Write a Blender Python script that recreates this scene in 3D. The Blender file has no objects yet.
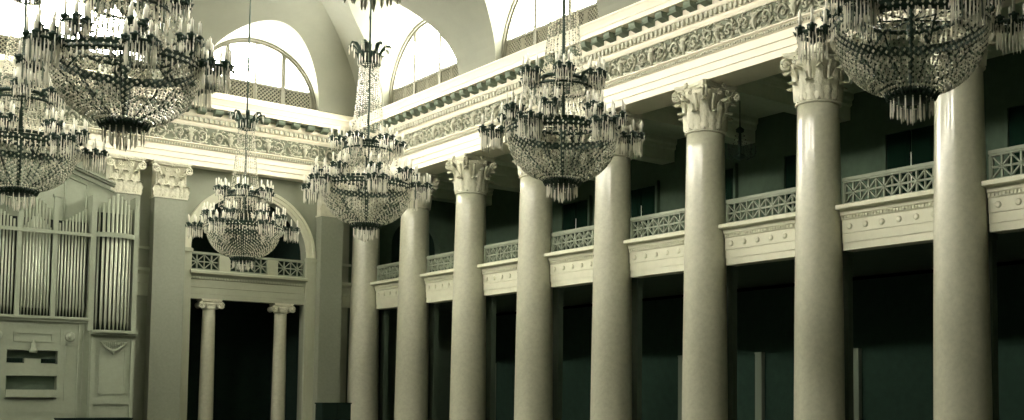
import bpy, bmesh, math, random
from mathutils import Vector, Matrix
random.seed(7)
PI = math.pi
E = 2.4                      # eye height above the floor; heights below are given from eye level
scene = bpy.context.scene
COL = scene.collection
S = 3.6                      # column spacing
XC = 18.02                   # axis of the right colonnade
Y0 = 12.43                   # first column in the frame
XF = 17.57                   # face of the right architrave
YW = 37.45                   # face of the end architrave and pilasters
YP = 37.9                    # surface of the end wall
XL = -2.67                   # left wall
XO = 7.45                    # middle of the hall
YB = -6.0                    # back of the hall

# ------------------------------------------------------------------ materials
def mat(name, color, rough=.6, metal=0., bump=0., bscale=30., var=0., vscale=4., spec=.5, island=None, coat=0.):
    m = bpy.data.materials.new(name); m.use_nodes = True
    nt = m.node_tree; b = nt.nodes['Principled BSDF']
    b.inputs['Base Color'].default_value = (*color, 1); b.inputs['Roughness'].default_value = rough
    b.inputs['Metallic'].default_value = metal; b.inputs['Specular IOR Level'].default_value = spec
    if coat: b.inputs['Coat Weight'].default_value = coat; b.inputs['Coat Roughness'].default_value = .12
    tc = nt.nodes.new('ShaderNodeTexCoord')
    if var:
        n = nt.nodes.new('ShaderNodeTexNoise'); n.inputs['Scale'].default_value = vscale; n.inputs['Detail'].default_value = 8
        n.inputs['Roughness'].default_value = .7
        r = nt.nodes.new('ShaderNodeValToRGB')
        r.color_ramp.elements[0].position = .3; r.color_ramp.elements[1].position = .7
        r.color_ramp.elements[0].color = (*[c*(1-var) for c in color], 1)
        r.color_ramp.elements[1].color = (*[min(1, c*(1+var)) for c in color], 1)
        nt.links.new(tc.outputs['Object'], n.inputs['Vector']); nt.links.new(n.outputs['Fac'], r.inputs['Fac'])
        nt.links.new(r.outputs['Color'], b.inputs['Base Color'])
    if island:
        g = nt.nodes.new('ShaderNodeNewGeometry'); r = nt.nodes.new('ShaderNodeValToRGB')
        r.color_ramp.interpolation = 'CONSTANT'
        els = r.color_ramp.elements
        els[0].position = 0; els[0].color = (*island[0][1], 1); els[1].position = island[1][0]; els[1].color = (*island[1][1], 1)
        for p, c in island[2:]:
            e = els.new(p); e.color = (*c, 1)
        nt.links.new(g.outputs['Random Per Island'], r.inputs['Fac']); nt.links.new(r.outputs['Color'], b.inputs['Base Color'])
    if bump:
        n = nt.nodes.new('ShaderNodeTexNoise'); n.inputs['Scale'].default_value = bscale; n.inputs['Detail'].default_value = 5
        bp = nt.nodes.new('ShaderNodeBump'); bp.inputs['Strength'].default_value = bump; bp.inputs['Distance'].default_value = .02
        nt.links.new(tc.outputs['Object'], n.inputs['Vector']); nt.links.new(n.outputs['Fac'], bp.inputs['Height'])
        nt.links.new(bp.outputs['Normal'], b.inputs['Normal'])
    return m
def emis(name, color, s):
    m = bpy.data.materials.new(name); m.use_nodes = True; nt = m.node_tree
    b = nt.nodes['Principled BSDF']; b.inputs['Base Color'].default_value = (.1, .1, .1, 1)
    b.inputs['Emission Color'].default_value = (*color, 1); b.inputs['Emission Strength'].default_value = s
    b.inputs['Roughness'].default_value = .3
    return m
M = {}
M['plaster'] = mat('white moulded plaster', (.86, .81, .67), .6, var=.04, vscale=3, bump=.1)
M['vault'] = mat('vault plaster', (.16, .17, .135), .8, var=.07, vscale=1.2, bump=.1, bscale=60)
M['wall'] = mat('painted wall plaster', (.27, .29, .225), .75, var=.07, vscale=2.5, bump=.1, bscale=60)
M['pilaster'] = mat('scagliola pilaster', (.24, .26, .20), .5, var=.10, vscale=14)
M['marble'] = mat('polished scagliola column', (.46, .46, .355), .34, var=.12, vscale=9, coat=.4)
M['capital'] = mat('capital plaster', (.62, .61, .48), .55, var=.10, vscale=12, bump=1.0, bscale=16)
M['frieze'] = mat('frieze ground', (.18, .20, .145), .8, var=.08)
M['relief'] = mat('frieze relief', (.46, .46, .36), .6)
M['modillion'] = mat('shade-darkened modillion', (.17, .21, .155), .8)  # shade under the corona put into the modillion colour
M['dark'] = mat('shadow-dark walls', (.012, .036, .024), .95, var=.2)  # shade below the balcony and behind arches painted into the wall colour
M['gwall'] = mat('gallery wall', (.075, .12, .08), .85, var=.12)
M['gceil'] = mat('gallery ceiling', (.62, .67, .53), .8, var=.08)
M['rail'] = mat('balustrade paint', (.25, .285, .215), .6, var=.05)
M['ledge'] = mat('balcony plaster', (.60, .60, .465), .6, var=.05)
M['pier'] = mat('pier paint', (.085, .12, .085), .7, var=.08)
M['organ'] = mat('painted organ case', (.25, .28, .21), .6, var=.07, vscale=8)
M['organ_d'] = mat('shade-dark organ niche', (.10, .14, .10), .7, var=.08)  # darker copy of the case colour, niche shade painted in
M['pipe'] = mat('tin organ pipe', (.36, .39, .31), .42, metal=.5)
M['pipe_d'] = mat('organ interior shade', (.006, .014, .01), .9)  # near-black colour standing for the shade between pipes
M['left'] = mat('darkened unseen walls', (.06, .07, .05), .9)  # plain walls coloured dark for shaded openings and to cut fill light
M['mid'] = mat('portal plaster', (.38, .40, .30), .6, var=.06)
M['post'] = mat('post paint', (.16, .20, .15), .7)
M['floor'] = mat('dark parquet', (.05, .06, .04), .5, var=.2, vscale=3)
M['bronze'] = mat('dark bronze', (.012, .035, .022), .5, metal=.2)
M['candle'] = mat('wax candle', (.97, .95, .84), .45)
M['chain'] = mat('cut crystal beads', (.8, .8, .68), .16, metal=.25, island=[(0, (1, .97, .83)), (.6, (.6, .62, .5)), (.93, (.2, .25, .19))])  # per-bead tones put the sparkle of glass into the colour
M['beadd'] = mat('dark gap beads', (.05, .08, .06), .25, metal=.2)  # dark beads stand in for the shaded gaps between crystals
M['sheath'] = mat('bright crystal chains', (.8, .8, .68), .16, metal=.15, island=[(0, (.95, .92, .78)), (.62, (.20, .24, .19)), (.8, (.6, .6, .5))])  # light and dark chain beads imitate glints by colour
M['prism'] = mat('crystal prisms', (.85, .83, .7), .15, metal=.1, island=[(0, (1, .98, .86)), (.8, (.2, .24, .19)), (.9, (.6, .6, .5))])  # glass sparkle painted as random light and dark prisms
M['wood'] = mat('black stained wood', (.004, .014, .009), .8, spec=.2)
M['door'] = mat('dark door', (.005, .020, .012), .95, spec=.1)
M['glass'] = emis('daylight glazing', (1.0, .945, .80), 14.0)
M['frame'] = mat('window frame paint', (.13, .13, .10), .6)
M['grille'] = mat('grille paint', (.22, .22, .17), .7)
M['grille_b'] = mat('grille back', (.02, .025, .02), .8)

# ------------------------------------------------------------------ mesh builder (z is measured from eye level)
class MB:
    def __init__(s): s.v = []; s.f = []; s.sm = []
    def add(s, vs, fs, smooth=False):
        o = len(s.v); s.v += [tuple(v) for v in vs]; s.f += [tuple(i+o for i in f) for f in fs]; s.sm += [smooth]*len(fs)
    def box(s, x0, x1, y0, y1, z0, z1):
        if x0 > x1: x0, x1 = x1, x0
        if y0 > y1: y0, y1 = y1, y0
        s.add([(x0,y0,z0),(x1,y0,z0),(x1,y1,z0),(x0,y1,z0),(x0,y0,z1),(x1,y0,z1),(x1,y1,z1),(x0,y1,z1)],
              [(0,3,2,1),(4,5,6,7),(0,1,5,4),(1,2,6,5),(2,3,7,6),(3,0,4,7)])
    def lathe(s, prof, n=24, c=(0,0,0), smooth=True, cap=True):
        vs = []; fs = []
        for r, z in prof:
            for k in range(n):
                a = 2*PI*k/n; vs.append((c[0]+r*math.cos(a), c[1]+r*math.sin(a), c[2]+z))
        for i in range(len(prof)-1):
            for k in range(n):
                fs.append((i*n+k, i*n+(k+1) % n, (i+1)*n+(k+1) % n, (i+1)*n+k))
        s.add(vs, fs, smooth)
        if cap:
            o = len(s.v)-len(vs)
            s.f.append(tuple(o+k for k in reversed(range(n)))); s.f.append(tuple(o+(len(prof)-1)*n+k for k in range(n))); s.sm += [False, False]
    def tube(s, pts, r, n=6, smooth=True, cap=True):
        pts = [Vector(p) for p in pts]; rs = r if isinstance(r, (list, tuple)) else [r]*len(pts)
        vs = []; fs = []; ref = None
        for i, p in enumerate(pts):
            t = (pts[min(i+1, len(pts)-1)]-pts[max(i-1, 0)])
            t = t.normalized() if t.length > 1e-9 else Vector((0,0,1))
            if ref is None: ref = Vector((0,0,1)) if abs(t.z) < .9 else Vector((1,0,0))
            u = t.cross(ref)
            if u.length < 1e-6: u = t.cross(Vector((.3,.5,.8)))
            u.normalize(); w = t.cross(u).normalized()
            for k in range(n):
                a = 2*PI*k/n; vs.append(p+(u*math.cos(a)+w*math.sin(a))*rs[i])
        for i in range(len(pts)-1):
            for k in range(n): fs.append((i*n+k, i*n+(k+1) % n, (i+1)*n+(k+1) % n, (i+1)*n+k))
        if cap: fs.append(tuple(reversed(range(n)))); fs.append(tuple((len(pts)-1)*n+k for k in range(n)))
        s.add(vs, fs, smooth)
    def bead(s, c, r, st=1.0):
        x, y, z = c; h = r*st
        s.add([(x+r,y,z),(x,y+r,z),(x-r,y,z),(x,y-r,z),(x,y,z+h),(x,y,z-h)],
              [(0,1,4),(1,2,4),(2,3,4),(3,0,4),(1,0,5),(2,1,5),(3,2,5),(0,3,5)])
    def prof(s, pr, a, b, fa, fb):
        """closed profile pr [(p,z)] swept from station a to station b; fa/fb(p,z)->xyz give the mitred ends"""
        n = len(pr); vs = [fa(p, z) for p, z in pr]+[fb(p, z) for p, z in pr]
        fs = [(i, (i+1) % n, n+(i+1) % n, n+i) for i in range(n)]+[tuple(reversed(range(n))), tuple(range(n, 2*n))]
        s.add(vs, fs)
    def grid(s, rows, thick=None, smooth=True):
        n = len(rows[0]); vs = [p for r in rows for p in r]
        fs = [(i*n+k, i*n+k+1, (i+1)*n+k+1, (i+1)*n+k) for i in range(len(rows)-1) for k in range(n-1)]
        s.add(vs, fs, smooth)
    def build(s, name, material, parent=None, base=None, fix=True):
        me = bpy.data.meshes.new(name)
        b = base or (0, 0, 0)
        me.from_pydata([(x-b[0], y-b[1], z-b[2]) for x, y, z in s.v], [], s.f)
        me.polygons.foreach_set('use_smooth', s.sm)
        if fix:
            bm = bmesh.new(); bm.from_mesh(me); bmesh.ops.recalc_face_normals(bm, faces=bm.faces); bm.to_mesh(me); bm.free()
        me.materials.append(material)
        o = bpy.data.objects.new(name, me); COL.objects.link(o)
        if parent:
            o.parent = parent
        else:
            o.location = (b[0], b[1], b[2]+E)
        return o
def tag(o, label=None, cat=None, group=None, kind=None):
    if label: o['label'] = label
    if cat: o['category'] = cat
    if group: o['group'] = group
    if kind: o['kind'] = kind
    return o
def empty(name, loc, rz=0):
    o = bpy.data.objects.new(name, None); COL.objects.link(o)
    o.location = (loc[0], loc[1], loc[2]+E); o.rotation_euler = (0, 0, rz); o.empty_display_size = .2
    return o
def structure(mb, name, m, parent=None, base=None):
    o = mb.build(name, m, parent, base)
    if not parent: o['kind'] = 'structure'
    return o
CH = {}
def child(o, parent):
    o.parent = parent; return o
def copy_tree(o, parent=None):
    c = o.copy(); COL.objects.link(c)
    if parent: c.parent = parent
    for ch in list(o.children): copy_tree(ch, c)
    return c

# ------------------------------------------------------------------ floor and outer shell
ZF = -E
m = MB(); m.box(XL-.4, 24, YB-.4, 44, ZF-.3, ZF); structure(m, 'floor', M['floor'])
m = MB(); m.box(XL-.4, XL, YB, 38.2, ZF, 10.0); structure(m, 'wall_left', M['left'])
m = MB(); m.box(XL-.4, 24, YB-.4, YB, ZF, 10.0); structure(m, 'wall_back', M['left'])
m = MB()
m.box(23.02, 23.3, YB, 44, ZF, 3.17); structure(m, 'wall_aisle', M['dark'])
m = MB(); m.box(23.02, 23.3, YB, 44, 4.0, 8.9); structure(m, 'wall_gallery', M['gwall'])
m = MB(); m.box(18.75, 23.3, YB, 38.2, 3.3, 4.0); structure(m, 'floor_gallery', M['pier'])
# gallery ceiling and cross beams
m = MB(); m.box(18.47, 23.3, YB, 38.2, 8.2, 8.9); m_o = structure(m, 'ceiling_gallery', M['gceil'])
for i in range(9):
    yc = Y0+(i-1)*S
    m = MB(); pr = [(-.3, 7.5), (.3, 7.5), (.3, 7.85), (.36, 7.9), (.36, 8.0), (.42, 8.06), (.42, 8.2), (-.42, 8.2), (-.42, 8.06), (-.36, 8.0), (-.36, 7.9), (-.3, 7.85)]
    m.prof(pr, 0, 0, lambda p, z: (18.47, yc+p, z), lambda p, z: (23.02, yc+p, z))
    m.build('cross_beam', M['gceil'], m_o, base=(0, 0, -E)).location = (0, 0, 0)
m_o.location = (0, 0, E)
for ch in m_o.children: ch.location = (0, 0, -E)

# ------------------------------------------------------------------ entablature
PRO = [(-.9, 7.5), (0, 7.5), (0, 7.67), (.03, 7.67), (.03, 7.85), (.06, 7.85), (.06, 8.04), (.10, 8.06), (.10, 8.14), (.16, 8.17), (.16, 8.2),
       (0, 8.2), (0, 8.78), (.04, 8.78), (.08, 8.85), (.08, 8.91), (.11, 8.91), (.11, 9.06), (.17, 9.07), (.20, 9.12), (.20, 9.34),
       (.50, 9.34), (.50, 9.46), (.53, 9.47), (.55, 9.53), (.60, 9.62), (.63, 9.65), (.63, 9.69), (.0, 9.73), (-.05, 9.73), (-.05, 10.02), (-.9, 10.02)]
m = MB(); m.prof(PRO, 0, 0, lambda p, z: (XF-p, YB, z), lambda p, z: (XF-p, YW-p, z)); ent_r = structure(m, 'trim_1', M['plaster'])
PRE = [(max(p, -.75), z) for p, z in PRO]
m = MB(); m.prof(PRE, 0, 0, lambda p, z: (XL-.0+max(0, p), YW-p, z), lambda p, z: (XF-p, YW-p, z)); ent_e = structure(m, 'trim_2', M['plaster'])
def sub(mb, name, m, parent):
    """child of a structure whose own origin is (0,0,E)"""
    return mb.build(name, m, parent)
# dentil (fret) band: small blocks; modillions; frieze ground and relief
d = MB(); mo = MB(); fg = MB(); bd = MB()
y = YB
while y < YW-.2:
    d.box(XF-.18, XF-.11, y, y+.085, 8.92, 9.055); d.box(XF-.15, XF-.11, y+.085, y+.165, 9.02, 9.05); y += .165
y = YB
while y < YW-.18:
    bd.box(XF-.145, XF-.10, y, y+.045, 8.07, 8.13); y += .08
fg.box(XF-.006, XF+.1, YB, YW, 8.205, 8.775)
for k in range(84):
    yc = YW-.63-k*.514
    if yc < YB+.3: break
    pr = [(.20, 9.34), (.44, 9.34), (.44, 9.26), (.40, 9.20), (.30, 9.17), (.20, 9.15)]
    mo.prof(pr, 0, 0, lambda p, z: (XF-p, yc-.12, z), lambda p, z: (XF-p, yc+.12, z))
    mo.box(XF-.26, XF-.2, yc+.12, yc+.394, 9.27, 9.335)
sub(d, 'fret_band', M['relief'], ent_r); sub(bd, 'bead_band', M['relief'], ent_r)
sub(mo, 'modillions', M['modillion'], ent_r); sub(fg, 'frieze_ground', M['frieze'], ent_r)
d = MB(); mo = MB(); fg = MB(); bd = MB()
x = XL
while x < XF-.2:
    d.box(x, x+.085, YW-.18, YW-.11, 8.92, 9.055); d.box(x+.085, x+.165, YW-.15, YW-.11, 9.02, 9.05); x += .165
x = XL
while x < XF-.18:
    bd.box(x, x+.045, YW-.145, YW-.10, 8.07, 8.13); x += .08
fg.box(XL, XF, YW-.006, YW+.1, 8.205, 8.775)
for k in range(50):
    xc = XF-.9-k*.514
    if xc < XL+.3: break
    pr = [(.20, 9.34), (.44, 9.34), (.44, 9.26), (.40, 9.20), (.30, 9.17), (.20, 9.15)]
    mo.prof(pr, 0, 0, lambda p, z: (xc-.12, YW-p, z), lambda p, z: (xc+.12, YW-p, z))
    mo.box(xc+.12, xc+.394, YW-.26, YW-.2, 9.27, 9.335)
sub(d, 'fret_band', M['relief'], ent_e); sub(bd, 'bead_band', M['relief'], ent_e)
sub(mo, 'modillions', M['modillion'], ent_e); sub(fg, 'frieze_ground', M['frieze'], ent_e)
# scroll relief: local (u along, h up), w out of the wall
def relief(P, L):
    """P(u,h,w)->xyz"""
    mb = MB(); u0 = 0; unit = 1.2
    n = int(L/unit); unit = L/n
    for i in range(n):
        c = u0+(i+.5)*unit
        # vase with plume
        mb.tube([P(c, -.24, .03), P(c, -.17, .04), P(c, -.10, .05), P(c, .0, .06), P(c, .05, .05), P(c, .09, .05)], [.05, .025, .06, .10, .06, .09], 6)
        for a in (-.9, -.45, 0, .45, .9):
            mb.tube([P(c, .08, .04), P(c+.10*math.sin(a), .08+.10*math.cos(a), .06), P(c+.19*math.sin(a), .06+.19*math.cos(a), .03)], [.02, .035, .012], 5)
        for sg in (-1, 1):
            # scroll: a stem that winds into a spiral with leaves
            cx, ch = c+sg*.34, .0
            pts = [P(c+sg*.08, -.20, .03)]
            for k in range(15):
                a = -PI/2-sg*0+k*(2.5*PI)/14
                r = .23*(1-k/17)
                pts.append(P(cx+sg*r*math.cos(a)*.85, ch+r*math.sin(a), .035))
            mb.tube(pts, [.034]*8+[.027]*8, 5)
            mb.tube([P(cx, ch, .0), P(cx, ch, .07)], [.06, .03], 6)
            for k in range(7):
                a = k*2*PI/7+.3*i
                r0, r1 = .22, .31
                mb.tube([P(cx+sg*r0*math.cos(a)*.85, ch+r0*math.sin(a), .03), P(cx+sg*(r0+.05)*math.cos(a+.25)*.85, ch+(r0+.04)*math.sin(a+.25), .05), P(cx+sg*r1*math.cos(a+.55)*.8, max(-.27, min(.27, ch+r1*math.sin(a+.55))), .02)], [.02, .034, .01], 5)
        for k in range(26):
            a = random.random()*2*PI; uu = c-unit/2+unit*random.random(); hh = -.24+.48*random.random(); q = .03+.05*random.random()
            mb.tube([P(uu, hh, .0), P(uu+q*math.cos(a), hh+q*math.sin(a), .05), P(uu+q*2*math.cos(a+.5), max(-.28, min(.28, hh+q*2*math.sin(a+.5))), .015)], [.012, .03, .008], 5)
    return mb
Lr = YW-.1-YB
sub(relief(lambda u, h, w: (XF-w, YB+u, 8.49+h), Lr), 'frieze_relief', M['relief'], ent_r)
sub(relief(lambda u, h, w: (XL+u, YW-w, 8.49+h), XF-.1-XL), 'frieze_relief', M['relief'], ent_e)

# ------------------------------------------------------------------ vaulted ceiling: cove with lunette cross vaults
def cove(d): 
    d = max(0, min(d, 10.12)); return 4.3*math.sqrt(max(0, 1-((10.12-d)/10.12)**2))
ZS = 10.0
def solid(name, vs, fs):
    me = bpy.data.meshes.new(name); me.from_pydata([(x, y, z+E) for x, y, z in vs], [], fs)
    bm = bmesh.new(); bm.from_mesh(me); bmesh.ops.recalc_face_normals(bm, faces=bm.faces); bm.to_mesh(me); bm.free()
    o = bpy.data.objects.new(name, me); COL.objects.link(o); return o
x0, x1, y0_, y1_ = XL+.02, XF, YB, YW
vs = []; fs = []; NR = 26
hw = (x1-x0)/2
for i in range(NR+1):
    a = i/NR*PI/2*.999
    dd = hw*(1-math.cos(a)); z = ZS+4.3*math.sin(a)
    if i == 0: z = ZS-.0
    vs += [(x0+dd, y0_+dd, z), (x1-dd, y0_+dd, z), (x1-dd, y1_-dd, z), (x0+dd, y1_-dd, z)]
for i in range(NR):
    for k in range(4): fs.append((i*4+k, i*4+(k+1) % 4, (i+1)*4+(k+1) % 4, (i+1)*4+k))
fs += [(3, 2, 1, 0), tuple(NR*4+k for k in range(4))]
vault = solid('ceiling', vs, fs)
LUN = []   # (side, centre, radius)
WR, WE = XF+.30, YW+.32     # window planes
for k in range(6): LUN.append(('R', 33.05-7.2*k, 2.53))
for k in range(6): LUN.append(('L', 33.05-7.2*k, 2.53))
LUN += [('E', 13.95, 2.12), ('E', XO, 3.2), ('E', 2*XO-13.95, 2.12)]  # middle window widened to whiten the upper left with its light
LE = .75
cutters = []
for side, c, R in LUN:
    if side != 'E' and c < 8: continue
    vs = []; n = 32; fs = []
    st = [(-LE, 1.0, 0.0), (0.0, 1.0, 0.0), (4.2, 1.02, .42)]
    for t, sc, rise in st:
        for k in range(n+1):
            a = PI*k/n; u = c+R*sc*math.cos(a); z = ZS+R*math.sin(a)*(1+rise/R)
            w = t
            if side == 'R': vs.append((WR-w, u, z))
            elif side == 'L': vs.append((XL-.28+w, u, z))
            else: vs.append((u, WE-w, z))
    N = n+1
    for i in range(2):
        for k in range(n): fs.append((i*N+k, i*N+k+1, (i+1)*N+k+1, (i+1)*N+k))
        fs.append((i*N+n, i*N, (i+1)*N, (i+1)*N+n))
    fs += [tuple(range(N)), tuple(2*N+k for k in reversed(range(N)))]
    # drop the base a touch so it never coincides with the vault's base
    vs = [(x, y, z-(.001*(1+len(cutters)) if z < ZS+1e-6 else 0)) for x, y, z in vs]
    cutters.append(solid('c', vs, fs))
for cobj in cutters:
    md = vault.modifiers.new('b', 'BOOLEAN'); md.operation = 'UNION'; md.solver = 'EXACT'; md.object = cobj
bpy.context.view_layer.update()
dg = bpy.context.evaluated_depsgraph_get()
me = bpy.data.meshes.new_from_object(vault.evaluated_get(dg))
vault.modifiers.clear(); vault.data = me
bm = bmesh.new(); bm.from_mesh(me)
kill = []
for f in bm.faces:
    c = f.calc_center_median()
    if c.z < ZS+E-1e-5 or (f.normal.z < -.9 and c.z < ZS+E+.001): kill.append(f)
    elif abs(f.normal.x) > .99 and (c.x > WR+LE-.01 or c.x < XL-.28-LE+.01): kill.append(f)
    elif f.normal.y > .99 and c.y > WE+LE-.01: kill.append(f)
bmesh.ops.delete(bm, geom=kill, context='FACES')
bmesh.ops.bisect_plane(bm, geom=bm.verts[:]+bm.edges[:]+bm.faces[:], plane_co=(0, 0, ZS+E+.012), plane_no=(0, 0, 1), clear_inner=True)
bmesh.ops.reverse_faces(bm, faces=bm.faces)
bm.to_mesh(me); bm.free()
for p in me.polygons: p.use_smooth = True
me.set_sharp_from_angle(angle=math.radians(22))
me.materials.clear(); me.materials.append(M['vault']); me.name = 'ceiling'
for cobj in cutters: bpy.data.objects.remove(cobj)
for w_ in [o for o in COL.objects if o.name.startswith('c.') or o.name == 'c']: bpy.data.objects.remove(w_)
vault['kind'] = 'structure'

# lunette windows
def lunette(idx, side, c, R, mull, panels):
    if side == 'R': P = lambda u, w, z: (WR-w, c+u, z)
    elif side == 'L': P = lambda u, w, z: (XL-.28+w, c+u, z)
    else: P = lambda u, w, z: (c+u, WE-w, z)
    def bar(mb, u0, u1, w0, w1, z0, z1):
        a, b = P(u0, w0, z0), P(u1, w1, z1); mb.box(a[0], b[0], a[1], b[1], z0, z1)
    root = empty('window_%d' % idx, (0, 0, -E)); root['kind'] = 'structure'
    Z = ZS+E
    gl = MB(); n = 28
    for t in (-.10, -.06): gl.v += [P(R*math.cos(PI*k/n), t, Z+R*math.sin(PI*k/n)) for k in range(n+1)]
    N = n+1; gl.f += [tuple(range(N)), tuple(reversed(range(N, 2*N)))]+[(k, k+1, N+k+1, N+k) for k in range(n)]+[(n, 0, N, N+n)]; gl.sm += [False]*(n+3)
    gl.build('pane', M['glass'], root)
    fr = MB()
    for (r0, r1, w0, w1) in ((R-.13, R-.0, -.06, .07), (R-.05, R+.0, .07, .13)):
        for k in range(n):
            a, b = PI*k/n, PI*(k+1)/n
            q = [P(r*math.cos(t), w, Z+r*math.sin(t)) for t in (a, b) for r in (r0, r1) for w in (w0, w1)]
            fr.add(q, [(0, 1, 3, 2), (4, 6, 7, 5), (0, 4, 5, 1), (2, 3, 7, 6), (1, 5, 7, 3), (0, 2, 6, 4)])
    fr.build('window_frame', M['frame'], root)
    tr = MB(); bar(tr, -R+.06, R-.06, -.05, .06, Z+.58, Z+.66); tr.build('transom', M['frame'], root)
    for u in mull:
        h = math.sqrt(R*R-u*u)-.1; wd = .055 if abs(u) > .1 or len(mull) > 3 else .03
        if len(mull) <= 3 and abs(u) > .1: wd = .075
        mm = MB(); bar(mm, u-wd, u+wd, -.05, .05, Z+.02, Z+h); mm.build('mullion', M['frame'], root)
    gb = MB(); bar(gb, -R+.1, R-.1, -.055, -.03, Z+.0, Z+.6); gb.build('grille_back', M['grille_b'], root)
    la = MB(); ed = [-R+.12]+list(panels)+[R-.12]
    for i in range(len(ed)-1):
        a, b = ed[i]+.03, ed[i+1]-.03
        bar(la, a, a+.035, -.03, .03, Z, Z+.58); bar(la, b-.035, b, -.03, .03, Z, Z+.58)
        nd = max(2, int(round((b-a+.58)/.13)))
        for sg in (1, -1):
            for k in range(1, nd):
                s = k*(b-a+.58)/nd
                # diagonal from (a+s,0) up-left, clipped to the panel
                ua, za = (a+s, 0) if s <= b-a else (b, s-(b-a))
                ub, zb = (a, s) if s <= .58 else (a+s-.58, .58)
                if sg < 0: ua, ub = a+b-ua, a+b-ub
                la.tube([P(ua, 0, Z+za), P(ub, 0, Z+zb)], .016, 4, False)
    la.build('lattice', M['grille'], root)
    return root
wi = 1
for side, c, R in LUN:
    if side != 'E' and c < 8: continue
    if side == 'E': lunette(wi, side, c, R, (-.95, 0, .95) if R < 2.5 else (-1.3, 0, 1.3), (-.95, 0, .95) if R < 2.5 else (-1.3, 0, 1.3))
    else: lunette(wi, side, c, R, (-.85, .85), (-1.55, -.85, 0, .85, 1.55))
    wi += 1

# ------------------------------------------------------------------ Corinthian capital pieces
def leaf(mb, ang, r0, z0, h, w, curl, Cc=(0, 0, 0), sq=None):
    """acanthus leaf growing up the bell and curling outwards; three lobes a side"""
    rows_o = []; rows_i = []
    nr = 9
    prof = []
    for i in range(nr):
        t = i/(nr-1)
        if t < .7: rr, zz = r0+.03+.05*t, z0+h*t/.7*.92
        else:
            q = (t-.7)/.3*PI*.75; rr = r0+.065+curl*(1-math.cos(q))*.6; zz = z0+h*.92+curl*.75*math.sin(q)
        prof.append((rr, zz, t))
    for off, rows in ((.0, rows_o), (-.022, rows_i)):
        for rr, zz, t in prof:
            ww = w*(.62+.38*math.sin(PI*min(1, t*1.15)))*(1-.35*max(0, t-.7)/.3)*(1+.24*math.sin(t*5*PI))
            row = []
            for k in range(7):
                s = (k-3)/3
                rad = rr+off+.02*(1-abs(s))*(1 if k != 3 else 1.6)-.018*abs(s)+.012*math.cos(s*3*PI)
                a = ang+s*ww/max(rr, .1)/2
                row.append((Cc[0]+rad*math.cos(a), Cc[1]+rad*math.sin(a), Cc[2]+zz-.05*abs(s)*h*2))
            rows.append(row)
    mb.grid(rows_o); mb.grid([list(reversed(r)) for r in rows_i])
    for rows in (rows_o,):
        pass
    # edges
    for j in range(len(rows_o)-1):
        for k in (0, 6):
            mb.add([rows_o[j][k], rows_o[j+1][k], rows_i[j+1][k], rows_i[j][k]], [(0, 1, 2, 3)])
    mb.add([*rows_o[-1], *rows_i[-1]], [(k, k+1, 8+k, 7+k) for k in range(6)])
def spiral(mb, cx, cy, cz, ux, uy, R, th, turns=2.0, r=.03, sgn=1):
    """volute scroll in the vertical plane through direction (ux,uy)"""
    pts = []; rad = []
    n = 22
    for k in range(n):
        a = PI*.5-sgn*0-k/(n-1)*turns*2*PI; q = R*(1-.82*k/(n-1))
        pts.append((cx+ux*q*math.cos(a), cy+uy*q*math.cos(a), cz+q*math.sin(a))); rad.append(r*(1-.35*k/(n-1)))
    mb.tube(pts, rad, 6)
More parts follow.
